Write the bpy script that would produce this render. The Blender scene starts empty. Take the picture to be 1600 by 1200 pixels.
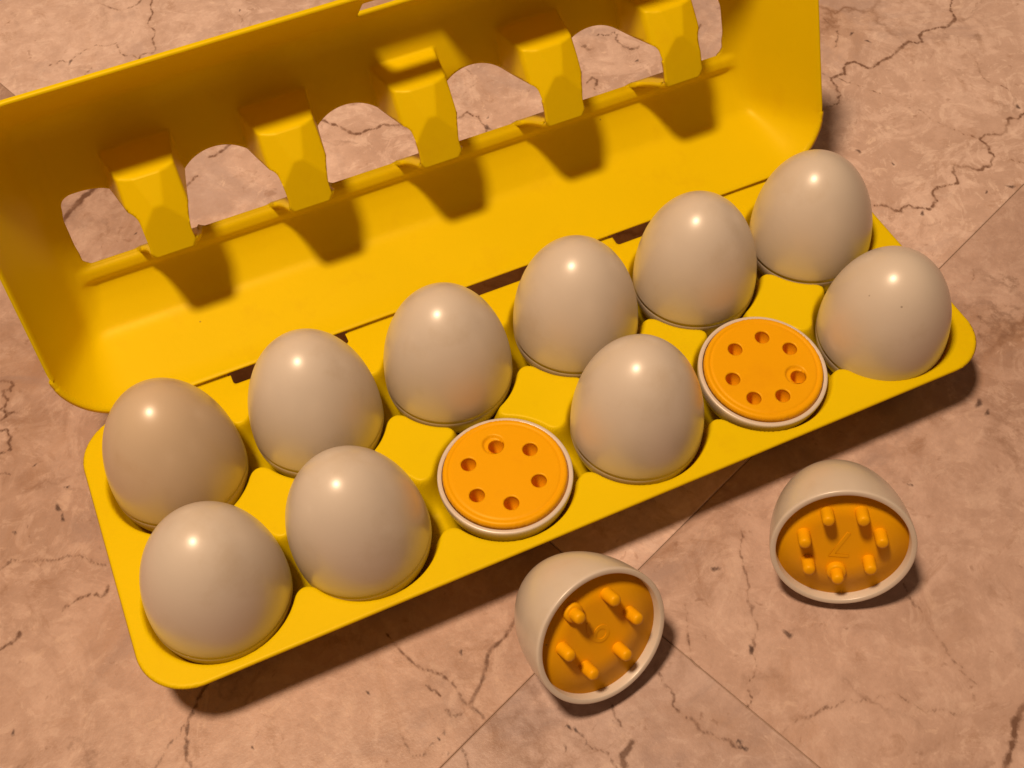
import bpy, math, random
import numpy as np
from mathutils import Matrix, Vector

random.seed(7)
rng = np.random.default_rng(11)
S = 0.05                      # metres per egg pitch (one cup to the next)
scene = bpy.context.scene
col = scene.collection

# ------------------------------------------------------------------ camera
CAM_R = np.array([[0.9116623574578605, 0.3498413939131632, -0.21559857397318527],
                  [-0.4095629936827426, 0.7306003620678425, -0.5463343895014913],
                  [-0.033613988159779035, 0.5863736948834185, 0.8093429370475546]])
CAM_P = np.array([-1.973, -4.448, 6.864])
CAM_F = 1860.156              # focal length in pixels of the 1600 wide photograph
FLOOR = -0.53                 # floor height below the tray's rim, in pitches

camd = bpy.data.cameras.new("camera")
camd.sensor_width = 36.0
camd.lens = CAM_F / 1600 * 36
camd.clip_start = 0.01
camd.clip_end = 50
cam = bpy.data.objects.new("camera", camd)
m = Matrix([list(CAM_R[i]) + [CAM_P[i] * S] for i in range(3)] + [[0, 0, 0, 1]])
cam.matrix_world = m
col.objects.link(cam)
scene.camera = cam

# ------------------------------------------------------------------ light
world = bpy.data.worlds.new("World")
scene.world = world
world.use_nodes = True
bg = world.node_tree.nodes["Background"]
bg.inputs["Color"].default_value = (1.0, 0.57, 0.34, 1)
bg.inputs["Strength"].default_value = 0.10

ld = bpy.data.lights.new("bulb", 'POINT')
ld.energy = 70.0
ld.color = (1.0, 0.685, 0.44)
ld.shadow_soft_size = 0.085
lamp = bpy.data.objects.new("bulb", ld)
LIGHT = np.array([-6.2, -0.3, 24.8])
lamp.location = LIGHT * S
col.objects.link(lamp)

scene.view_settings.view_transform = 'Standard'
scene.view_settings.look = 'None'
scene.view_settings.exposure = 0.0
scene.view_settings.gamma = 1.0
scene.cycles.use_denoising = True
scene.cycles.max_bounces = 8
scene.cycles.diffuse_bounces = 5
scene.cycles.caustics_reflective = False
scene.cycles.caustics_refractive = False


# ------------------------------------------------------------------ helpers
def ray(px):
    px = np.atleast_2d(np.array(px, float))
    d = np.stack([(px[:, 0] - 800) / CAM_F, -(px[:, 1] - 600) / CAM_F, -np.ones(len(px))], -1)
    return d @ CAM_R.T


def hit(px, n, d):
    D = ray(px)
    t = (d - CAM_P @ n) / (D @ n)
    return CAM_P + D * t[:, None]


def mesh_np(name, V, F, smooth=True):
    """V (n,3) in pitches -> mesh in metres; F list/array of quads or mixed polygons"""
    me = bpy.data.meshes.new(name)
    me.from_pydata((np.asarray(V) * S).tolist(), [], [list(map(int, f)) for f in F])
    me.validate()
    if smooth:
        me.shade_smooth()
    me.update()
    return me


def link(name, me, mat=None, parent=None):
    o = bpy.data.objects.new(name, me)
    col.objects.link(o)
    if mat is not None and me is not None:
        if len(me.materials) == 0:
            me.materials.append(mat)
    if parent is not None:
        o.parent = parent
    return o


def empty(name, loc=(0, 0, 0)):
    o = bpy.data.objects.new(name, None)
    o.empty_display_size = 0.01
    o.location = [c * S for c in loc]
    col.objects.link(o)
    return o


def tag(o, label, cat, group=None):
    o["label"] = label
    o["category"] = cat
    if group:
        o["group"] = group
    return o


def lathe(name, prof, seg=96, close_start=False, close_end=False):
    """revolve (r,z) profile around Z"""
    th = np.linspace(0, 2 * np.pi, seg, endpoint=False)
    V = []
    rings = []
    for r, z in prof:
        if r < 1e-6:
            rings.append([len(V)])
            V.append((0, 0, z))
        else:
            rings.append(list(range(len(V), len(V) + seg)))
            V += [(r * math.cos(t), r * math.sin(t), z) for t in th]
    F = []
    for a, b in zip(rings[:-1], rings[1:]):
        for i in range(seg):
            j = (i + 1) % seg
            if len(a) == 1 and len(b) == 1:
                continue
            if len(a) == 1:
                F.append((a[0], b[j], b[i]))
            elif len(b) == 1:
                F.append((a[i], a[j], b[0]))
            else:
                F.append((a[i], a[j], b[j], b[i]))
    return mesh_np(name, V, F)


def sheet(name, x0, x1, y0, y1, cell, sdf, height, holes=None):
    """height field cut to sdf>0; boundary vertices are pulled onto the contour"""
    nx = int(round((x1 - x0) / cell)) + 1
    ny = int(round((y1 - y0) / cell)) + 1
    X, Y = np.meshgrid(np.linspace(x0, x1, nx), np.linspace(y0, y1, ny), indexing='ij')
    idx = np.arange(nx * ny).reshape(nx, ny)
    Q = np.stack([idx[:-1, :-1], idx[1:, :-1], idx[1:, 1:], idx[:-1, 1:]], -1).reshape(-1, 4)
    x = X.ravel().copy()
    y = Y.ravel().copy()
    cx = x[Q].mean(1)
    cy = y[Q].mean(1)
    Q = Q[sdf(cx, cy) > 0]
    # boundary vertices: edges used once
    E = np.concatenate([Q[:, [0, 1]], Q[:, [1, 2]], Q[:, [2, 3]], Q[:, [3, 0]]])
    Es = np.sort(E, 1)
    key = Es[:, 0].astype(np.int64) * (nx * ny) + Es[:, 1]
    uq, cnt = np.unique(key, return_counts=True)
    b = uq[cnt == 1]
    bv = np.unique(np.concatenate([b // (nx * ny), b % (nx * ny)]))
    e = 1e-4
    for _ in range(4):
        f = sdf(x[bv], y[bv])
        gx = (sdf(x[bv] + e, y[bv]) - sdf(x[bv] - e, y[bv])) / (2 * e)
        gy = (sdf(x[bv], y[bv] + e) - sdf(x[bv], y[bv] - e)) / (2 * e)
        g2 = np.maximum(gx * gx + gy * gy, .2)
        st = np.clip(f / g2, -cell, cell)
        x[bv] -= st * gx
        y[bv] -= st * gy
    z = height(x, y)
    used = np.unique(Q)
    remap = -np.ones(nx * ny, int)
    remap[used] = np.arange(len(used))
    V = np.stack([x[used], y[used], z[used]], -1)
    return mesh_np(name, V, remap[Q])


def rrect(x, y, cx, cy, hx, hy, r):
    """signed distance, positive inside, of a rounded rectangle"""
    qx = np.abs(x - cx) - (hx - r)
    qy = np.abs(y - cy) - (hy - r)
    return r - np.hypot(np.maximum(qx, 0), np.maximum(qy, 0)) - np.minimum(np.maximum(qx, qy), 0)


def smin(a, b, k):
    h = np.clip(.5 + .5 * (b - a) / k, 0, 1)
    return b + (a - b) * h - k * h * (1 - h)


def smax(a, b, k):
    return -smin(-a, -b, k)


def solidify(o, t, offset=-1.0):
    md = o.modifiers.new("thickness", 'SOLIDIFY')
    md.thickness = t * S
    md.offset = offset
    md.use_even_offset = False


# ------------------------------------------------------------------ materials
def nodes_of(name):
    mt = bpy.data.materials.new(name)
    mt.use_nodes = True
    nt = mt.node_tree
    return mt, nt, nt.nodes["Principled BSDF"]


def plastic(name, color, rough=0.35, var=0.06, grime=None, bump=0.15, sss=0.0, sss_r=(1, .5, .1), spec=0.5, coat=0.0, tint=None, trans=None):
    mt, nt, b = nodes_of(name)
    N, L = nt.nodes.new, nt.links.new
    tc = N("ShaderNodeTexCoord")
    oi = N("ShaderNodeObjectInfo")
    ad = N("ShaderNodeVectorMath"); ad.operation = 'ADD'
    L(tc.outputs["Object"], ad.inputs[0])
    L(oi.outputs["Random"], ad.inputs[1])
    n1 = N("ShaderNodeTexNoise"); n1.inputs["Scale"].default_value = 28; n1.inputs["Detail"].default_value = 4
    L(ad.outputs[0], n1.inputs["Vector"])
    mix = N("ShaderNodeMix"); mix.data_type = 'RGBA'
    c = np.array(color)
    mix.inputs["A"].default_value = (*np.clip(c * (1 - var), 0, 1), 1)
    mix.inputs["B"].default_value = (*np.clip(c * (1 + var), 0, 1), 1)
    L(n1.outputs["Fac"], mix.inputs["Factor"])
    out = mix.outputs["Result"]
    if grime is not None:
        n2 = N("ShaderNodeTexNoise"); n2.inputs["Scale"].default_value = 55; n2.inputs["Detail"].default_value = 7
        n2.inputs["Roughness"].default_value = 0.65
        L(ad.outputs[0], n2.inputs["Vector"])
        rp = N("ShaderNodeValToRGB")
        rp.color_ramp.elements[0].position = 0.55
        rp.color_ramp.elements[1].position = 0.82
        rp.color_ramp.elements[1].color = (.50, .50, .50, 1)
        L(n2.outputs["Fac"], rp.inputs["Fac"])
        mg = N("ShaderNodeMix"); mg.data_type = 'RGBA'
        L(rp.outputs["Color"], mg.inputs["Factor"])
        L(out, mg.inputs["A"])
        mg.inputs["B"].default_value = (*grime, 1)
        out = mg.outputs["Result"]
        # tiny dark specks
        vo = N("ShaderNodeTexVoronoi"); vo.inputs["Scale"].default_value = 120
        L(ad.outputs[0], vo.inputs["Vector"])
        ms = N("ShaderNodeMath"); ms.operation = 'LESS_THAN'; ms.inputs[1].default_value = 0.045
        L(vo.outputs["Distance"], ms.inputs[0])
        sp = N("ShaderNodeSeparateColor"); L(vo.outputs["Color"], sp.inputs["Color"])
        gt = N("ShaderNodeMath"); gt.operation = 'GREATER_THAN'; gt.inputs[1].default_value = 0.93
        L(sp.outputs["Red"], gt.inputs[0])
        mu = N("ShaderNodeMath"); mu.operation = 'MULTIPLY'
        L(ms.outputs[0], mu.inputs[0]); L(gt.outputs[0], mu.inputs[1])
        mh = N("ShaderNodeMath"); mh.operation = 'MULTIPLY'; mh.inputs[1].default_value = 0.5
        L(mu.outputs[0], mh.inputs[0])
        mk = N("ShaderNodeMix"); mk.data_type = 'RGBA'
        L(mh.outputs[0], mk.inputs["Factor"])
        L(out, mk.inputs["A"])
        mk.inputs["B"].default_value = (.12, .08, .05, 1)
        out = mk.outputs["Result"]
    L(out, b.inputs["Base Color"])
    mr = N("ShaderNodeMapRange")
    mr.inputs["To Min"].default_value = rough * 0.85
    mr.inputs["To Max"].default_value = rough * 1.2
    L(n1.outputs["Fac"], mr.inputs["Value"])
    L(mr.outputs["Result"], b.inputs["Roughness"])
    b.inputs["Specular IOR Level"].default_value = spec
    if tint:
        b.inputs["Specular Tint"].default_value = (*tint, 1)
    b.inputs["Coat Weight"].default_value = coat
    b.inputs["Coat Roughness"].default_value = 0.29
    if sss > 0:
        b.inputs["Subsurface Weight"].default_value = sss
        b.inputs["Subsurface Radius"].default_value = sss_r
        b.inputs["Subsurface Scale"].default_value = 0.003
    n3 = N("ShaderNodeTexNoise"); n3.inputs["Scale"].default_value = 420; n3.inputs["Detail"].default_value = 3
    L(ad.outputs[0], n3.inputs["Vector"])
    bp = N("ShaderNodeBump")
    bp.inputs["Strength"].default_value = bump
    bp.inputs["Distance"].default_value = 0.0004
    L(n3.outputs["Fac"], bp.inputs["Height"])
    L(bp.outputs["Normal"], b.inputs["Normal"])
    if trans:
        # thin moulded plastic lets some light through
        tb = N("ShaderNodeBsdfTranslucent")
        tb.inputs["Color"].default_value = (*trans[1], 1)
        ms2 = N("ShaderNodeMixShader")
        ms2.inputs[0].default_value = trans[0]
        L(b.outputs[0], ms2.inputs[1]); L(tb.outputs[0], ms2.inputs[2])
        L(ms2.outputs[0], nt.nodes["Material Output"].inputs["Surface"])
    return mt


M_YEL = plastic("yellow_plastic", (.86, .69, .0015), rough=.42, var=.05, grime=(.74, .52, .006), bump=.10, spec=.4, tint=(1, .72, .22), trans=(.20, (.95, .55, .0)))
M_EGG = plastic("shell_plastic", (.635, .58, .51), rough=.40, var=.07, grime=(.50, .41, .29), bump=.05, spec=.45, coat=.9)
M_ORG = plastic("orange_plastic", (.80, .40, .002), rough=.40, var=.04, bump=.08, spec=.4, tint=(1, .7, .25), grime=(.70, .31, .004))


def marble():
    mt, nt, b = nodes_of("marble")
    N, L = nt.nodes.new, nt.links.new
    tc = N("ShaderNodeTexCoord")
    oi = N("ShaderNodeObjectInfo")
    sc = N("ShaderNodeVectorMath"); sc.operation = 'SCALE'; sc.inputs["Scale"].default_value = 3.7
    cb = N("ShaderNodeCombineXYZ")
    L(oi.outputs["Random"], cb.inputs[0]); L(oi.outputs["Random"], cb.inputs[1]); L(oi.outputs["Random"], cb.inputs[2])
    L(cb.outputs[0], sc.inputs[0])
    P = N("ShaderNodeVectorMath"); P.operation = 'ADD'
    L(tc.outputs["Object"], P.inputs[0]); L(sc.outputs[0], P.inputs[1])
    P = P.outputs[0]

    def noise(scale, detail=6, rough=.55, dist=0.0, vec=P):
        n = N("ShaderNodeTexNoise")
        n.inputs["Scale"].default_value = scale; n.inputs["Detail"].default_value = detail
        n.inputs["Roughness"].default_value = rough; n.inputs["Distortion"].default_value = dist
        L(vec, n.inputs["Vector"])
        return n

    def ramp(src, p0, p1, c0=(0, 0, 0, 1), c1=(1, 1, 1, 1)):
        r = N("ShaderNodeValToRGB")
        r.color_ramp.elements[0].position = p0; r.color_ramp.elements[0].color = c0
        r.color_ramp.elements[1].position = p1; r.color_ramp.elements[1].color = c1
        L(src, r.inputs["Fac"])
        return r.outputs["Color"]

    def mixc(fac, a, c, mul=None):
        x = N("ShaderNodeMix"); x.data_type = 'RGBA'
        if mul is not None:
            mm = N("ShaderNodeMath"); mm.operation = 'MULTIPLY'; mm.inputs[1].default_value = mul
            L(fac, mm.inputs[0]); fac = mm.outputs[0]
        L(fac, x.inputs["Factor"])
        if isinstance(a, tuple): x.inputs["A"].default_value = (*a, 1)
        else: L(a, x.inputs["A"])
        if isinstance(c, tuple): x.inputs["B"].default_value = (*c, 1)
        else: L(c, x.inputs["B"])
        return x.outputs["Result"]

    base = mixc(ramp(noise(8, 7, .66, .7).outputs["Fac"], .38, .62), (.52, .385, .315), (.70, .545, .465))
    # brecciated pale clots
    base = mixc(ramp(noise(26, 8, .70, 1.8).outputs["Fac"], .49, .56), base, (.77, .62, .54), .62)
    base = mixc(ramp(noise(52, 7, .68, 2.4).outputs["Fac"], .54, .60), base, (.82, .68, .59), .50)
    # ochre stains
    base = mixc(ramp(noise(8.5, 9, .68, 1.4).outputs["Fac"], .53, .68), base, (.44, .27, .16), .60)
    base = mixc(ramp(noise(40, 8, .72, 1.0).outputs["Fac"], .57, .68), base, (.36, .215, .13), .55)
    # greyish pink cloud
    base = mixc(ramp(noise(16, 7, .64, .8).outputs["Fac"], .36, .46, (1, 1, 1, 1), (0, 0, 0, 1)), base, (.45, .355, .325), .65)
    # fine mottling and crystals
    base = mixc(ramp(noise(130, 6, .75).outputs["Fac"], .38, .64), base, (.41, .29, .23), .38)
    base = mixc(ramp(noise(85, 4, .65, 1.4).outputs["Fac"], .62, .70), base, (.80, .65, .54), .55)
    base = mixc(ramp(noise(170, 3, .6, .5).outputs["Fac"], .66, .74), base, (.30, .18, .12), .45)
    # hairline veins from cell borders
    wv = N("ShaderNodeVectorMath"); wv.operation = 'ADD'
    nn = noise(22, 6, .65)
    s2 = N("ShaderNodeVectorMath"); s2.operation = 'SCALE'; s2.inputs["Scale"].default_value = .045
    L(nn.outputs["Color"], s2.inputs[0])
    L(P, wv.inputs[0]); L(s2.outputs[0], wv.inputs[1])
    for scl, wid, msk, colr, st in ((7.5, .018, (.50, .62), (.24, .13, .075), .75), (19, .03, (.54, .64), (.30, .20, .15), .6)):
        vo = N("ShaderNodeTexVoronoi"); vo.feature = 'DISTANCE_TO_EDGE'; vo.inputs["Scale"].default_value = scl
        L(wv.outputs[0], vo.inputs["Vector"])
        line = ramp(vo.outputs["Distance"], 0.0, wid, (1, 1, 1, 1), (0, 0, 0, 1))
        mk = ramp(noise(scl * 1.1, 5, .6).outputs["Fac"], *msk)
        mm = N("ShaderNodeMath"); mm.operation = 'MULTIPLY'
        L(line, mm.inputs[0]); L(mk, mm.inputs[1])
        base = mixc(mm.outputs[0], base, colr, st)
    # the big veins and pits of each slab (stored with the slab)
    av = N("ShaderNodeAttribute"); av.attribute_name = "vein"
    an = noise(260, 4, .7)
    jit = N("ShaderNodeMath"); jit.operation = 'MULTIPLY_ADD'; jit.inputs[1].default_value = .8; jit.inputs[2].default_value = -.40
    L(an.outputs["Fac"], jit.inputs[0])
    sub = N("ShaderNodeMath"); sub.operation = 'ADD'
    L(av.outputs["Fac"], sub.inputs[0]); L(jit.outputs[0], sub.inputs[1])
    vm = ramp(sub.outputs[0], .26, .60)
    br = ramp(noise(60, 4, .6).outputs["Fac"], .30, .50, (.35, .35, .35, 1), (1, 1, 1, 1))
    vb = N("ShaderNodeMath"); vb.operation = 'MULTIPLY'
    L(vm, vb.inputs[0]); L(br, vb.inputs[1])
    vcol = mixc(noise(14, 2).outputs["Fac"], (.12, .05, .025), (.10, .07, .065))
    base = mixc(vb.outputs[0], base, vcol, .90)
    # soft brown halo round the veins
    halo = ramp(av.outputs["Fac"], .02, .6)
    base = mixc(halo, base, (.34, .20, .12), .30)
    ap = N("ShaderNodeAttribute"); ap.attribute_name = "pit"
    pj = N("ShaderNodeMath"); pj.operation = 'ADD'
    L(ap.outputs["Fac"], pj.inputs[0]); L(jit.outputs[0], pj.inputs[1])
    base = mixc(ramp(pj.outputs[0], .30, .85), base, (.09, .055, .045), .85)
    tn = N("ShaderNodeMix"); tn.data_type = 'RGBA'; tn.blend_type = 'MULTIPLY'; tn.inputs["Factor"].default_value = 1
    L(base, tn.inputs["A"]); L(oi.outputs["Color"], tn.inputs["B"])
    L(tn.outputs["Result"], b.inputs["Base Color"])
    rr = N("ShaderNodeMapRange"); rr.inputs["To Min"].default_value = .30; rr.inputs["To Max"].default_value = .50
    L(noise(60, 4).outputs["Fac"], rr.inputs["Value"])
    L(rr.outputs["Result"], b.inputs["Roughness"])
    b.inputs["Specular IOR Level"].default_value = .35
    bp = N("ShaderNodeBump"); bp.inputs["Strength"].default_value = .35; bp.inputs["Distance"].default_value = .0006
    L(noise(300, 5, .7).outputs["Fac"], bp.inputs["Height"])
    L(bp.outputs["Normal"], b.inputs["Normal"])
    return mt


M_MAR = marble()
M_GROUT, _nt, _b = nodes_of("grout")
_n = _nt.nodes.new("ShaderNodeTexNoise"); _n.inputs["Scale"].default_value = 200
_r = _nt.nodes.new("ShaderNodeValToRGB")
_r.color_ramp.elements[0].color = (.27, .19, .14, 1); _r.color_ramp.elements[1].color = (.40, .30, .23, 1)
_nt.links.new(_n.outputs["Fac"], _r.inputs["Fac"]); _nt.links.new(_r.outputs["Color"], _b.inputs["Base Color"])
_b.inputs["Roughness"].default_value = .9

# ------------------------------------------------------------------ floor
floor = link("floor", mesh_np("floor", [(-30, -30, FLOOR - .25), (30, -30, FLOOR - .25), (30, 30, FLOOR - .25), (-30, 30, FLOOR - .25),
                                        (-30, -30, FLOOR - .012), (30, -30, FLOOR - .012), (30, 30, FLOOR - .012), (-30, 30, FLOOR - .012)],
                              [(3, 2, 1, 0), (4, 5, 6, 7), (0, 1, 5, 4), (1, 2, 6, 5), (2, 3, 7, 6), (3, 0, 4, 7)], smooth=False), M_GROUT)
floor["kind"] = "structure"
floor["label"] = "pinkish beige polished marble tile floor with brown veins"

TA = math.radians(21.5)
E1 = np.array([math.cos(TA), math.sin(TA)])
E2 = np.array([-math.sin(TA), math.cos(TA)])
TILE = 9.2
J_E1, J_E2, GAP = -.60, -1.23, .008


def zp(ox, oy, sc, pts):
    return [(ox + a / sc, oy + b / sc) for a, b in pts]


# veins of the stone: photograph points -> floor; (points, half width px, strength)
VEINS = [
    (zp(1200, 0, 4, [(395, 490), (440, 470), (485, 465), (490, 395), (540, 385), (640, 430), (690, 395), (770, 355), (830, 300), (880, 260), (965, 260), (960, 200), (1050, 175), (1115, 170), (1170, 120), (1140, 60), (1150, 0), (1190, -120)]), 2.6, .95),
    (zp(1200, 0, 4, [(395, 490), (430, 540), (455, 600), (435, 650), (360, 668)]), 2.2, .8),
    (zp(1200, 0, 4, [(330, 450), (440, 490), (640, 565), (820, 640), (930, 680), (1000, 730), (1310, 865), (1600, 1020)]), 1.3, .62),
    (zp(1200, 0, 4, [(1700, 690), (1600, 710), (1560, 745), (1510, 735), (1490, 790), (1450, 845), (1370, 840), (1320, 870), (1385, 930), (1415, 980), (1400, 1030), (1310, 1065), (1240, 1040), (1160, 1030), (1155, 1080), (1185, 1145), (1100, 1165), (1040, 1185), (1040, 1230), (1010, 1310), (880, 1280), (830, 1320), (740, 1290), (660, 1285)]), 2.4, .85),
    (zp(1200, 0, 4, [(330, 95), (440, 185), (435, 240), (410, 300)]), 1.8, .6),
    (zp(1200, 0, 4, [(1200, 280), (1260, 330), (1310, 400), (1340, 480), (1380, 515), (1430, 520), (1560, 600)]), 1.8, .55),
    (zp(1000, 850, 2.667, [(420, -60), (420, 0), (440, 120), (445, 240), (465, 290), (470, 400), (465, 440), (460, 560), (465, 640), (440, 680)]), 1.8, .62),
    (zp(1000, 850, 2.667, [(580, 790), (680, 725), (780, 675)]), 2.0, .6),
    (zp(1000, 850, 2.667, [(1100, 165), (1130, 235), (1180, 290), (1240, 390), (1300, 480), (1400, 580)]), 2.5, .5),
    (zp(1000, 850, 2.667, [(780, 690), (860, 650), (1000, 630), (1090, 640), (1230, 695), (1330, 710), (1390, 630)]), 2.2, .5),
    (zp(1000, 850, 2.667, [(1640, 640), (1600, 680), (1565, 730), (1560, 800), (1540, 880), (1520, 940)]), 4.0, .95),
    (zp(1000, 850, 2.667, [(80, 540), (130, 610), (180, 720), (240, 770), (310, 795), (360, 810), (430, 850)]), 2.6, .65),
    (zp(1000, 850, 2.667, [(185, 250), (200, 390), (205, 460), (250, 515)]), 1.6, .55),
    (zp(500, 950, 3.2, [(1000, 10), (975, 60), (950, 115), (890, 180), (845, 215), (835, 290), (815, 350), (770, 440), (740, 490), (790, 520), (820, 550)]), 2.6, .8),
    (zp(500, 950, 3.2, [(330, 130), (390, 200), (470, 280), (600, 330), (660, 370), (720, 470), (745, 490)]), 2.2, .72),
    (zp(500, 950, 3.2, [(630, 510), (660, 540), (720, 520)]), 2.2, .7),
    (zp(500, 950, 3.2, [(380, 560), (455, 740), (520, 735), (590, 660), (620, 620)]), 1.8, .55),
    (zp(500, 950, 3.2, [(1240, 590), (1290, 620), (1330, 670), (1400, 710), (1460, 770), (1500, 830)]), 1.8, .6),
    (zp(500, 950, 3.2, [(1560, 670), (1530, 720), (1510, 740), (1525, 790)]), 3.0, .95),
    (zp(500, 950, 3.2, [(710, 700), (740, 790), (745, 840)]), 2.2, .55),
    (zp(500, 950, 3.2, [(1220, 680), (1270, 800)]), 2.0, .5),
    (zp(500, 950, 3.2, [(1460, 480), (1470, 540), (1510, 590)]), 1.8, .7),
    (zp(0, 900, 3.2, [(1040, 540), (1010, 580), (985, 650), (940, 720), (935, 790), (930, 870), (960, 960)]), 2.4, .85),
    (zp(0, 900, 3.2, [(985, 650), (900, 800), (820, 890), (760, 970)]), 2.2, .62),
    (zp(0, 900, 3.2, [(540, 50), (525, 95), (450, 90), (380, 120), (310, 180)]), 2.4, .75),
    (zp(0, 900, 3.2, [(95, 280), (90, 310), (40, 345), (-30, 385)]), 2.6, .75),
    (zp(0, 440, 2.4, [(-20, 385), (40, 375), (55, 390), (40, 410), (10, 410), (30, 440), (0, 480), (50, 490), (20, 510), (-20, 520)]), 2.2, .85),
    (zp(0, 440, 2.4, [(-10, 560), (20, 555), (45, 580), (30, 600), (40, 630), (-10, 655)]), 2.2, .85),
    (zp(0, 440, 2.4, [(-10, 715), (40, 725)]), 2.0, .6),
    (zp(0, 440, 2.4, [(-10, 1085), (50, 1040), (130, 1050), (230, 1040), (310, 1030), (350, 1055), (410, 1065)]), 1.9, .7),
    (zp(0, 440, 2.4, [(60, 495), (130, 465), (230, 420)]), 1.1, .5),
    (zp(0, 440, 2.4, [(105, 850), (130, 1000), (140, 1040)]), 1.1, .45),
    (zp(0, 0, 2.857, [(690, -80), (680, 0), (670, 80), (690, 160), (695, 225)]), 2.0, .75),
    (zp(0, 0, 2.857, [(210, 300), (260, 275), (320, 270), (340, 240), (400, 215), (460, 205), (520, 190), (560, 250), (620, 265), (650, 235), (690, 230)]), 1.9, .7),
    (zp(0, 0, 2.857, [(440, 15), (540, 45), (620, 15), (640, -20)]), 2.4, .65),
    (zp(0, 0, 2.857, [(410, 300), (380, 360)]), 1.8, .8),
    (zp(0, 0, 2.857, [(1060, 60), (1060, 130)]), 1.8, .6),
    (zp(0, 150, 4, [(640, 530), (600, 570), (540, 620), (480, 680), (430, 730), (390, 790)]), 4.6, 1.0),
    (zp(0, 150, 4, [(1480, 260), (1450, 290), (1350, 370), (1310, 380)]), 2.6, .8),
    (zp(0, 150, 4, [(1235, 500), (1145, 580)]), 2.4, .75),
    (zp(380, 100, 4, [(430, 340), (490, 350), (600, 390), (680, 435), (740, 435), (830, 405), (880, 375), (990, 380), (1050, 390)]), 2.4, .9),
    (zp(380, 100, 4, [(1380, 20), (1370, 200)]), 1.4, .5),
    (zp(380, 100, 4, [(1340, 340), (1400, 300), (1470, 330), (1520, 400), (1440, 500)]), 2.4, .85),
    (zp(760, 0, 4, [(690, 220), (800, 200), (830, 270), (950, 290)]), 2.6, .7),
    (zp(760, 0, 4, [(620, 530), (660, 480), (690, 500), (680, 560)]), 2.4, .7),
    (zp(760, 0, 4, [(600, 290), (640, 310), (670, 300)]), 3.5, .6),
    (zp(760, 0, 4, [(1300, 200), (1340, 150)]), 2.4, .75),
    (zp(1300, 400, 3, [(660, 60), (640, 140)]), 1.6, .5),
    (zp(1300, 400, 3, [(620, 230), (700, 300), (700, 380), (760, 430)]), 3.2, .45),
    (zp(480, 800, 4, [(740, 1080), (770, 1115), (830, 1150)]), 1.8, .85),
]
PITS = [(1590, 167, 4.5), (1580, 292, 5), (1542, 300, 3), (1331, 52, 4), (1356, 64, 4), (1396, 257, 3), (1342, 236, 4), (1441, 334, 4), (1530, 631, 6), (1543, 645, 4),
        (1174, 1015, 4.5), (1116, 889, 4.5), (1232, 992, 5), (90, 794, 4.5), (98, 811, 4), (97, 806, 3), (106, 761, 3), (23, 832, 3), (54, 727, 3), (1164, 1170, 4), (1155, 1158, 3),
        (888, 1135, 3), (900, 1141, 3), (916, 1160, 2.5), (806, 195, 5.5), (762, 200, 6), (995, 95, 3.5), (762, 184, 3), (212, 365, 3), (20, 1146, 3), (394, 1168, 2.6),
        (110, 96, 5), (226, 84, 3.5), (218, 92, 3), (375, 16, 3), (700, 1177, 2), (720, 1018, 3), (1424, 758, 3), (575, 1082, 2.4), (686, 1155, 2.6), (694, 1145, 2.4)]


def fractal(P, lev, amp):
    P = np.array(P)
    for _ in range(lev):
        mid = (P[1:] + P[:-1]) / 2
        d = P[1:] - P[:-1]
        nrm = np.stack([-d[:, 1], d[:, 0]], -1)
        mid = mid + nrm * rng.normal(0, amp, (len(mid), 1)) * rng.uniform(.2, 1.6)
        Q = np.empty((len(P) + len(mid), 2))
        Q[0::2] = P
        Q[1::2] = mid
        P = Q
    return P


UPV = np.array([0, 0, 1.0])
PXW = 1 / 215.0                               # about one photograph pixel on the floor, in pitches
SEG = []
for pts, wpx, st in VEINS:
    P = hit(pts, UPV, FLOOR)[:, :2]
    Q = fractal(P, 3, .11)
    for a, b in zip(Q[:-1], Q[1:]):
        ww = wpx * PXW * rng.uniform(.30, .95)
        SEG.append((a[0], a[1], b[0], b[1], ww, st * rng.uniform(.60, 1.0)))
SEG = np.array(SEG)
PITW = np.array([[*hit([(a, b)], UPV, FLOOR)[0, :2], r * PXW] for a, b, r in PITS])


def vein_fields(x, y):
    v = np.zeros(len(x))
    for sx0, sy0, sx1, sy1, w, st in SEG:
        R = w * 5
        k = np.nonzero((x > min(sx0, sx1) - R) & (x < max(sx0, sx1) + R) & (y > min(sy0, sy1) - R) & (y < max(sy0, sy1) + R))[0]
        if len(k) == 0:
            continue
        dx, dy = sx1 - sx0, sy1 - sy0
        t = np.clip(((x[k] - sx0) * dx + (y[k] - sy0) * dy) / (dx * dx + dy * dy + 1e-12), 0, 1)
        d = np.hypot(x[k] - sx0 - t * dx, y[k] - sy0 - t * dy)
        v[k] = np.maximum(v[k], st * np.exp(-(d / (w * 1.9)) ** 1.3))
    p = np.zeros(len(x))
    for px_, py_, r in PITW:
        k = np.nonzero((np.abs(x - px_) < 3 * r) & (np.abs(y - py_) < 3 * r))[0]
        if len(k):
            a = np.arctan2(y[k] - py_, x[k] - px_)
            d = np.hypot(x[k] - px_, y[k] - py_) * (1 + .35 * np.sin(2 * a + px_ * 40) + .2 * np.sin(3 * a + py_ * 60))
            p[k] = np.maximum(p[k], np.clip(1.15 - d / r * .65, 0, 1))
    return v, p


TINT = {(-1, 0): (.76, .69, .665, 1), (-1, -1): (.72, .685, .71, 1), (0, -1): (.78, .725, .725, 1), (0, 0): (1.07, 1.05, 1.08, 1)}


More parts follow.
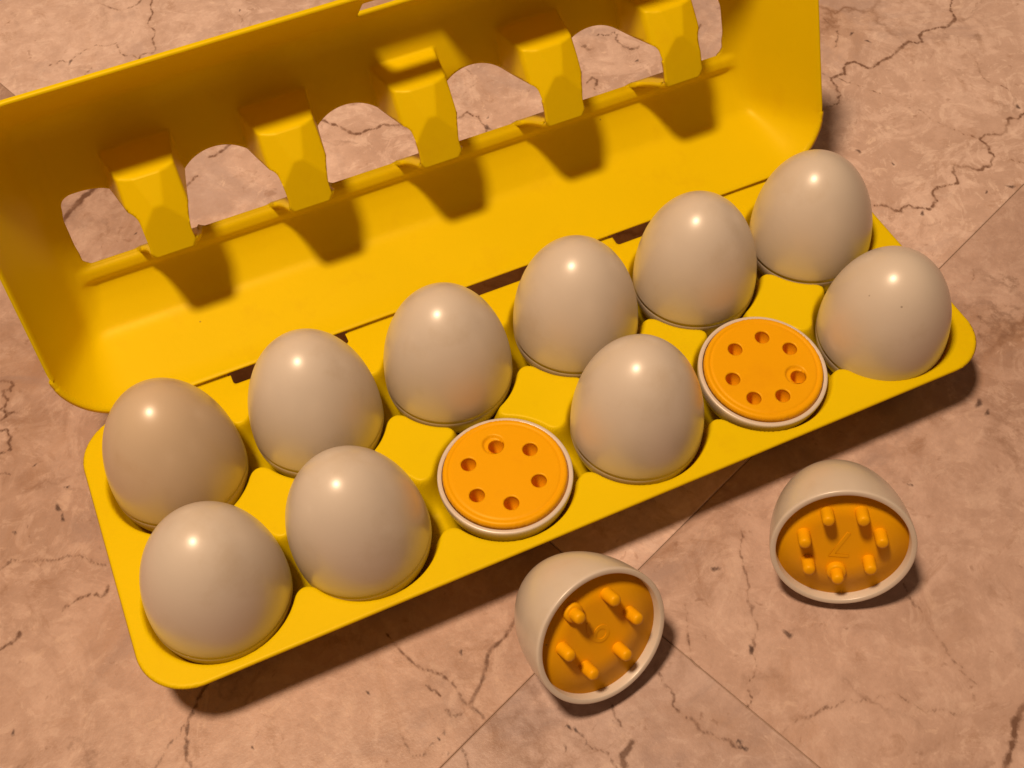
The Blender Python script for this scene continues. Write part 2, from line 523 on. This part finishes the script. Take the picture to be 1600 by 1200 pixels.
def make_tile(i, j):
    a0, a1 = J_E1 + i * TILE + GAP / 2, J_E1 + (i + 1) * TILE - GAP / 2
    b0, b1 = J_E2 + j * TILE + GAP / 2, J_E2 + (j + 1) * TILE - GAP / 2
    fine = 0.0155
    # photo footprint on the floor in tile axes
    c = hit([(0, 0), (1600, 0), (1600, 1200), (0, 1200)], UPV, FLOOR)[:, :2]
    ca, cb_ = c @ E1, c @ E2

    def lines(lo, hi, v0, v1):
        v0, v1 = max(lo, v0 - .1), min(hi, v1 + .1)
        if v1 <= v0:
            return np.array([lo, lo + .006, hi - .006, hi])
        n = int((v1 - v0) / fine)
        return np.unique(np.round(np.concatenate([[lo, lo + .006, hi - .006, hi], np.linspace(v0 + (.006 if v0 == lo else 0), v1 - (.006 if v1 == hi else 0), n)]), 5))
    A = lines(a0, a1, ca.min(), ca.max())
    B = lines(b0, b1, cb_.min(), cb_.max())
    if len(A) < 5 or len(B) < 5:
        A = np.array([a0, a0 + .006, a1 - .006, a1]); B = np.array([b0, b0 + .006, b1 - .006, b1])
    cx, cy = (a0 + a1) / 2, (b0 + b1) / 2
    GA, GB = np.meshgrid(A, B, indexing='ij')
    x = (GA.ravel() * E1[0] + GB.ravel() * E2[0])
    y = (GA.ravel() * E1[1] + GB.ravel() * E2[1])
    edge = (GA == A[0]) | (GA == A[-1]) | (GB == B[0]) | (GB == B[-1])
    z = np.where(edge.ravel(), -.004, 0.0)
    V = np.stack([GA.ravel() - cx, GB.ravel() - cy, z], -1)
    na, nb = len(A), len(B)
    idx = np.arange(na * nb).reshape(na, nb)
    Q = np.stack([idx[:-1, :-1], idx[1:, :-1], idx[1:, 1:], idx[:-1, 1:]], -1).reshape(-1, 4)
    # skirt
    loop = np.concatenate([idx[:, 0], idx[-1, 1:], idx[-2::-1, -1], idx[0, -2:0:-1]])
    low = V[loop].copy(); low[:, 2] = -.2
    n0 = len(V)
    V = np.concatenate([V, low])
    k = np.arange(len(loop)); k2 = (k + 1) % len(loop)
    Q = np.concatenate([Q, np.stack([loop[k2], loop[k], n0 + k, n0 + k2], -1)])
    me = mesh_np("tile", V, Q, smooth=False)
    if na > 5:
        v, p = vein_fields(x, y)
        for nm, arr in (("vein", v), ("pit", p)):
            at = me.attributes.new(nm, 'FLOAT', 'POINT')
            full = np.zeros(len(me.vertices), np.float32)
            full[:len(arr)] = arr
            at.data.foreach_set("value", full)
    o = link("tile", me, M_MAR, floor)
    c2 = cx * E1 + cy * E2
    o.location = (c2[0] * S, c2[1] * S, FLOOR * S)
    o.color = TINT.get((i, j), (1, 1, 1, 1))
    o.rotation_euler = (0, 0, TA)
    return o


for i in (-2, -1, 0, 1):
    for j in (-2, -1, 0, 1):
        make_tile(i, j)

# ------------------------------------------------------------------ egg carton
ROWY = .496
XR, YF, YB = 3.10, -1.063, 1.146
carton = empty("egg_carton", (0, 0, FLOOR))
tag(carton, "open bright yellow plastic egg carton with a windowed lid standing upright", "egg carton")
CUPR = .492


def at_carton(o):
    o.parent = carton
    o.location = (o.location[0], o.location[1], o.location[2] - FLOOR * S)


def tray_h(x, y):
    cx = np.clip(np.round(x - .5) + .5, -2.5, 2.5)
    cy = np.where(y > 0, ROWY, -ROWY)
    d = np.hypot(x - cx, y - cy)
    zc = np.where(d < CUPR, -.475 * (1 - (d / CUPR) ** 4), (d - CUPR) * 4)
    # channel along x between neighbours of a row
    inx = np.abs(x) < 2.5
    p = np.abs(y - cy) / .20
    z1 = np.where(p < 1, -.26 * (1 - p ** 3.2), (p - 1) * .83)
    z1 = np.where(inx, z1, 3.0)
    # channel across the two rows
    iny = np.abs(y) < ROWY
    p2 = np.abs(x - cx) / .17
    z2 = np.where(p2 < 1, -.26 * (1 - p2 ** 3.2), (p2 - 1) * .83)
    z2 = np.where(iny, z2, 3.0)
    z = smin(smin(zc, z1, .22), z2, .22)
    z = smin(z, 0 * z, .035)
    # rolled outer rim
    e = tray_edge(x, y)
    roll = np.where(e < .014, -(.014 - np.sqrt(np.clip(.014 ** 2 - (.014 - np.clip(e, 0, .014)) ** 2, 0, 1))), 0)
    return z + roll


def tray_edge(x, y):
    return rrect(x, y, 0, (YF + YB) / 2, XR, (YB - YF) / 2, .36)


SLOTS = [(-1.51, 1.105, .44), (0.0, 1.105, .44), (1.58, 1.105, .44)]


def tray_sdf(x, y):
    f = tray_edge(x, y)
    for sx, sy, hw in SLOTS:
        f = np.minimum(f, -rrect(x, y, sx, sy, hw, .060, .025))
    return f


me = sheet("tray", -XR - .014, XR + .014, YF - .014, YB + .014, .013, tray_sdf, tray_h)
tray = link("tray", me, M_YEL)
solidify(tray, .024)
at_carton(tray)
tray["label"] = "lower tray with twelve cups and star shaped posts"

# lid: height field in its own frame (X along the carton, Y across the opening, -Z into the lid)
PHI = math.radians(69)
LW, LA = 2.28, 3.085
PANEL = .74
WIN = []
for k in range(6):
    c = k - 2.5
    x0, x1 = c - .335, c + .335
    if k == 0:
        x0 = -2.62
    if k == 5:
        x1 = 2.62
    WIN.append((x0, x1, k))


def win_sdf(x, y):
    """positive inside a window: straight foot, arched head"""
    out = np.full(np.shape(x), -9.0)
    for x0, x1, k in WIN:
        cx, hx = (x0 + x1) / 2, (x1 - x0) / 2
        t_ = .028 if k > 0 else 0.0                       # foot narrower on the side where the pillar bulges
        body = rrect(x, y, cx + t_ - (.005 if k < 5 else 0), 1.055, hx - t_ + (.005 if k < 5 else 0), .21, .06)
        if k in (0, 5):
            # arch only towards the carton's middle, small radius at the end wall
            s = 1 if k == 0 else -1
            head = rrect(x, y, cx, 1.16, hx, .225, .10)
            ar = .44 - np.hypot(x - (cx - s * .10), y - .95)
            head = np.minimum(smin(head, ar, .05), y - .93)
        else:
            ar = .342 - np.hypot((x - cx), (y - 1.05))
            head = np.minimum(ar, y - .98)
        f = smax(body, head, .05)
        out = np.maximum(out, f)
    return out


def lid_sdf(x, y):
    f = rrect(x, y, 0, LW / 2, LA, LW / 2, .47)
    f = np.minimum(f, -win_sdf(x, y))
    f = np.minimum(f, -rrect(x, y, -.02, LW - .175, .265, .080, .008))
    return f


def prof(d, pts):
    a, b = [p[0] for p in pts], [p[1] for p in pts]
    return sum(w * np.interp(np.maximum(d, 0) + o * np.clip(d / .05, 0, 1), a, b) for o, w in ((-.03, .2), (-.015, .2), (0, .2), (.015, .2), (.03, .2)))


P_SIDE = [(0, 0), (.05, .12), (.34, .57), (.60, .705), (.655, .745), (.68, .75), (.80, PANEL), (2, PANEL)]
P_FRONT = [(0, 0), (.02, .08), (.20, .60), (.27, .68), (.40, PANEL), (2, PANEL)]
P_END = [(0, 0), (.05, .12), (.33, .66), (.46, .735), (.6, PANEL), (9, PANEL)]


def bump_h(x, y):
    """height of the faceted pillars between the windows"""
    k = np.clip(np.round(x), -2, 2)
    xx = np.abs(x - k)
    H = np.full(np.shape(x), BUMP)
    H = np.minimum(H, BUMP - .44 * (y - 1.29))                   # facet rising to the front wall
    H = np.minimum(H, BUMP + .02 - .40 * xx - .32 * (y - 1.27))        # side facets
    xe = np.interp(y, [.6, .80, .90, 1.0, 1.15, 1.35, 1.5, 1.75, 2.1], [.20, .235, .265, .28, .285, .272, .262, .255, .25])
    sl = 6.5
    H = np.minimum(H, (xe - xx) * sl)                            # cheeks next to the windows
    n = np.array([.19, -.13]); n = n / np.hypot(*n)
    H = np.minimum(H, BUMP - ((xx - .215) * n[0] + (y - 1.05) * n[1]) * 2.6)
    H = np.minimum(H, .43 - (y - 1.50) * 3.8)                     # back facet
    H = np.minimum(H, BUMP + (y - .93) * 4.6)                    # foot facet
    return H


BUMP = .54


def lid_h(x, y):
    e = rrect(x, y, 0, LW / 2, LA, LW / 2, .47)
    w = prof(y, P_SIDE)
    w = smin(w, prof(LW - y, P_FRONT), .08)
    w = smin(w, prof(LA - np.abs(x), P_END), .14)
    w = smin(w, prof(e, [(0, 0), (.05, .13), (.30, .60), (.55, PANEL + .1), (3, PANEL + .1)]), .10)
    w = w - .036 * np.exp(-((y - .765) / .058) ** 4) * np.clip((2.72 - np.abs(x)) / .1, 0, 1)   # bead under the windows
    b = bump_h(x, y)
    b = np.where(np.abs(x) < 2.5, b, 0)
    w = smin(w, PANEL - b, .035)
    return -np.maximum(w, 0)


me = sheet("lid", -LA - .014, LA + .014, -.014, LW + .014, .013, lid_sdf, lid_h)
lid = link("lid", me, M_YEL)
lid.rotation_euler = (PHI, 0, 0)
lid.location = (0, (YB + .012) * S, .002 * S)
solidify(lid, .036)
at_carton(lid)
lid["label"] = "upright lid with a row of arched windows and wedge pegs"

# living hinge: thin bent strip joining tray and lid between the slots
arc = [(YB - .02, -.040), (YB + .0, -.044), (YB + .014, -.036), (YB + .03, -.018), (YB + .044, -.006)]
for a, b in [(-2.62, -1.97), (-1.05, -.46), (.46, 1.12), (2.04, 2.62)]:
    V, F = [], []
    for yy, zz in arc:
        V += [(a, yy, zz), (b, yy, zz)]
    for i in range(len(arc) - 1):
        F.append((2 * i, 2 * i + 1, 2 * i + 3, 2 * i + 2))
    hinge = link("hinge", mesh_np("hinge", V, F), M_YEL)
    solidify(hinge, .016, 0)
    at_carton(hinge)

# ------------------------------------------------------------------ eggs
ER, EH, EB = .46, .815, .43


def top_prof(n=40, rr=ER):
    zs = np.concatenate([np.linspace(0, .82, 22), 1 - .18 * np.linspace(1, 0, 18)[1:] ** 2])
    return [(rr * (max(0, 1 - z ** 2.1)) ** .5, z * EH) for z in zs]


def bot_prof(rr=ER, hh=EB):
    zs = np.concatenate([np.linspace(0, .8, 18), 1 - .2 * np.linspace(1, 0, 14)[1:] ** 2])
    return [(rr * (max(0, 1 - z ** 2.0)) ** .5, -z * hh) for z in zs]


tp = top_prof()
# seam: a fine step where the halves meet
TOP = lathe("top_shell", [(.40, .0005), (ER - .0006, .0003)] + [(r, z) for r, z in tp[1:]])
TOP.materials.append(M_EGG)
bp_ = bot_prof()
BOT = lathe("bottom_shell", [(r, z) for r, z in bp_[::-1][:-1]] + [(ER - .0014, -.002), (ER - .0022, -.0004), (.40, -.0004)])
BOT.materials.append(M_EGG)

EGGS = [
    ('F', 1, .5, 2.0, .0, .0, "off-white toy egg in the corner cup right in front of the tannest egg"),
    ('F', 2, -.5, -4.2, -.032, .003, "closed off-white toy egg leaning beside the open half with six holes"),
    ('F', 4, 0, .2, -.004, .003, "closed off-white toy egg standing between the two open orange halves"),
    ('F', 6, 4.6, -5.0, -.022, -.03, "off-white toy egg in the corner cup beside the open half with seven holes"),
    ('B', 1, -3.1, .8, .006, .02, "yellowed toy egg in the lid-side row's end cup, the darkest and tannest of all"),
    ('B', 2, -1.5, .4, .004, .009, "off-white toy egg by the lid, second in its row from the tannest egg"),
    ('B', 3, .5, 0, -.005, -.001, "off-white toy egg by the lid, directly behind the open half with six holes"),
    ('B', 4, .3, 0, .006, -.005, "off-white toy egg by the lid, fourth in its row from the tannest egg"),
    ('B', 5, .3, -.7, .001, -.004, "off-white toy egg by the lid, directly behind the open half with seven holes"),
    ('B', 6, -.3, -3.8, .01, -.015, "off-white toy egg at the lid-side row's end farthest from the tannest egg"),
]
M_TAN = plastic("tan_shell_plastic", (.57, .46, .33), rough=.40, var=.08, grime=(.48, .35, .20), bump=.05, spec=.45, coat=.9)
for row, k, ax, ay, dx, dy, lab in EGGS:
    e = empty("toy_egg")
    tag(e, lab, "toy egg", "closed toy eggs in the carton")
    y = ROWY if row == 'B' else -ROWY
    e.matrix_world = Matrix.Translation(Vector(((k - 3.5 + dx) * S, (y + dy) * S, -.012 * S))) @ Matrix.Rotation(math.radians(ay), 4, 'Y') @ Matrix.Rotation(math.radians(ax), 4, 'X') @ Matrix.Rotation(rng.uniform(0, 6.28), 4, 'Z')
    if (row, k) == ('B', 1):
        t2 = TOP.copy(); t2.materials[0] = M_TAN
        b2 = BOT.copy(); b2.materials[0] = M_TAN
        link("top_shell", t2, None, e); link("bottom_shell", b2, None, e)
    else:
        link("top_shell", TOP, None, e); link("bottom_shell", BOT, None, e)


# open lower halves with a perforated orange plate
def plate_mesh(name, holes, key):
    R = .427

    def sdf(x, y):
        f = R - np.hypot(x, y)
        for hx, hy in holes:
            f = np.minimum(f, np.hypot(x - hx, y - hy) - .0525)
        return f

    def h(x, y):
        r = np.hypot(x, y)
        z = np.interp(r, [0, .367, .375, .381, .389, .407, .419, .427], [.044, .044, .038, .038, .045, .043, .034, -.006])
        hx, hy = holes[key]
        d2 = np.hypot(x - hx + .012, y - hy - .014)
        return np.where(d2 < .076, np.minimum(z, .044 - .022 * np.clip((.076 - d2) / .010, 0, 1)), z)
    return sheet(name, -R - .01, R + .01, -R - .01, R + .01, .0085, sdf, h)


SOCKET = lathe("socket", [(.0526, .026), (.0526, -.16), (0, -.16)], seg=32)
SOCKET.materials.append(M_ORG)
H6 = [(0.026, 0.213), (0.223, 0.084), (0.174, -0.167), (-0.063, -0.246), (-0.245, -0.096), (-0.202, 0.150)]
H7 = [(0.115, 0.222), (0.248, 0.060), (0.187, -0.160), (0.0, -0.258), (-0.195, -0.195), (-0.252, 0.0), (-0.114, 0.210)]
HALF_BOT = lathe("bottom_shell", [(r, z) for r, z in bp_[::-1][:-1]] + [(ER - .001, -.006), (ER - .003, .002), (ER - .008, .005), (.431, .007), (.428, .002), (.426, -.03)])
HALF_BOT.materials.append(M_EGG)
for kx, holes, key, ax, ay, dz, lab in ((3, H6, 0, 0.0, 0.5, .026, "open lower egg half in a cup showing an orange plate with six round holes"),
                                        (5, H7, 2, 5.5, 1.0, .036, "open lower egg half in a cup showing an orange plate with seven round holes")):
    e = empty("egg_half")
    tag(e, lab, "egg half", "open lower egg halves in the carton")
    e.matrix_world = Matrix.Translation(Vector(((kx - 3.5) * S, -ROWY * S, dz * S))) @ Matrix.Rotation(math.radians(ay), 4, 'Y') @ Matrix.Rotation(math.radians(ax), 4, 'X')
    link("bottom_shell", HALF_BOT, None, e)
    p = link("yolk_plate", plate_mesh("yolk_plate", holes, key), M_ORG, e)
    solidify(p, .020)
    for hx, hy in holes:
        k_ = link("socket", SOCKET, None, p)
        k_.location = (hx * S, hy * S, 0)
    p["label"] = "orange plate with %s round holes" % ("six" if len(holes) == 6 else "seven")

# loose upper halves lying on the floor
LIP = .038
REC = .066
in_top = [(max(.001, r - LIP), max(z - LIP * .8, 0)) for r, z in tp]
HALF_TOP = lathe("top_shell", [(r, -z * .93) for r, z in tp[::-1]][:-1] + [(ER, -.008), (ER - .004, -.002), (ER - .010, 0), (ER - LIP + .006, 0), (ER - LIP + .001, -.004), (ER - LIP - .004, -REC - .02)])
HALF_TOP.materials.append(M_EGG)
PLATE = lathe("peg_plate", [(0, 0), (.2, 0), (ER - LIP - .002, 0), (ER - LIP - .002, -.03), (0, -.03)])
PLATE.materials.append(M_ORG)
PEG = lathe("peg", [(.0425, -.01), (.0405, .09), (.038, .105), (.032, .115), (.020, .120), (0, .121)], seg=24)
PEG.materials.append(M_ORG)
COLLAR = lathe("peg_collar", [(.064, -.01), (.062, .035), (.056, .042), (.03, .043)], seg=24)
COLLAR.materials.append(M_ORG)


def number_mesh(ch):
    cu = bpy.data.curves.new("num", 'FONT')
    cu.body = ch
    cu.size = .30 * S
    cu.extrude = .0018 * S
    cu.offset = -.002 * S
    cu.align_x = 'CENTER'
    cu.align_y = 'CENTER'
    ob = bpy.data.objects.new("num", cu)
    col.objects.link(ob)
    dg = bpy.context.evaluated_depsgraph_get()
    me = bpy.data.meshes.new_from_object(ob.evaluated_get(dg))
    bpy.data.objects.remove(ob)
    me.materials.clear()
    me.materials.append(M_ORG)
    return me


def loose_half(c, n, pegs_px, key, num, num_rot, lab):
    c = np.array(c); n = np.array(n); n = n / np.linalg.norm(n)
    xa = np.cross([0, 0, 1.0], n); xa /= np.linalg.norm(xa)
    ya = np.cross(n, xa)
    Rm = np.stack([xa, ya, n], 1)
    # rest on the floor
    V = np.array([v.co[:] for v in HALF_TOP.vertices]) / S
    low = (V @ Rm.T)[:, 2].min()
    c[2] = FLOOR - low + .001
    e = empty("egg_half")
    tag(e, lab, "egg half", "loose upper egg halves on the floor")
    e.matrix_world = Matrix([list(Rm[i]) + [c[i] * S] for i in range(3)] + [[0, 0, 0, 1]])
    link("top_shell", HALF_TOP, None, e)
    pl = link("peg_plate", PLATE, None, e)
    pl.location = (0, 0, -REC * S)
    # peg positions from the photograph: pixel of each peg's middle, met with the plane half a peg above the plate
    hm = -REC + .060
    P = (hit(pegs_px, n, c @ n + hm) - c) @ Rm
    for q, (px, py, _) in enumerate(P):
        r = math.hypot(px, py)
        if r > .31:
            px, py = px * .31 / r, py * .31 / r
        g = link("peg", PEG, None, pl)
        g.location = (px * S, py * S, 0)
        if q == key:
            g2 = link("peg_collar", COLLAR, None, pl)
            g2.location = (px * S, py * S, 0)
    t = link("embossed_number", number_mesh(num), None, pl)
    t.location = (0, 0, .002 * S)
    t.rotation_euler = (0, 0, num_rot)
    return e


loose_half((1.237, -1.922, -.0), (-.464, -.793, .394),
           zp(1180, 710, 4.8, [(545, 470), (808, 470), (948, 635), (860, 835), (613, 905), (400, 835), (368, 635)]), 4, "7", math.pi,
           "loose upper egg half lying open on the marble, seven orange pegs inside")
loose_half((-.433, -1.822, .03), (.145, -.855, .498),
           zp(780, 840, 4.287, [(752, 402), (905, 527), (830, 768), (610, 895), (452, 770), (517, 520)]), 5, "6", 0.6,
           "loose upper egg half lying open on the marble, six orange pegs inside")
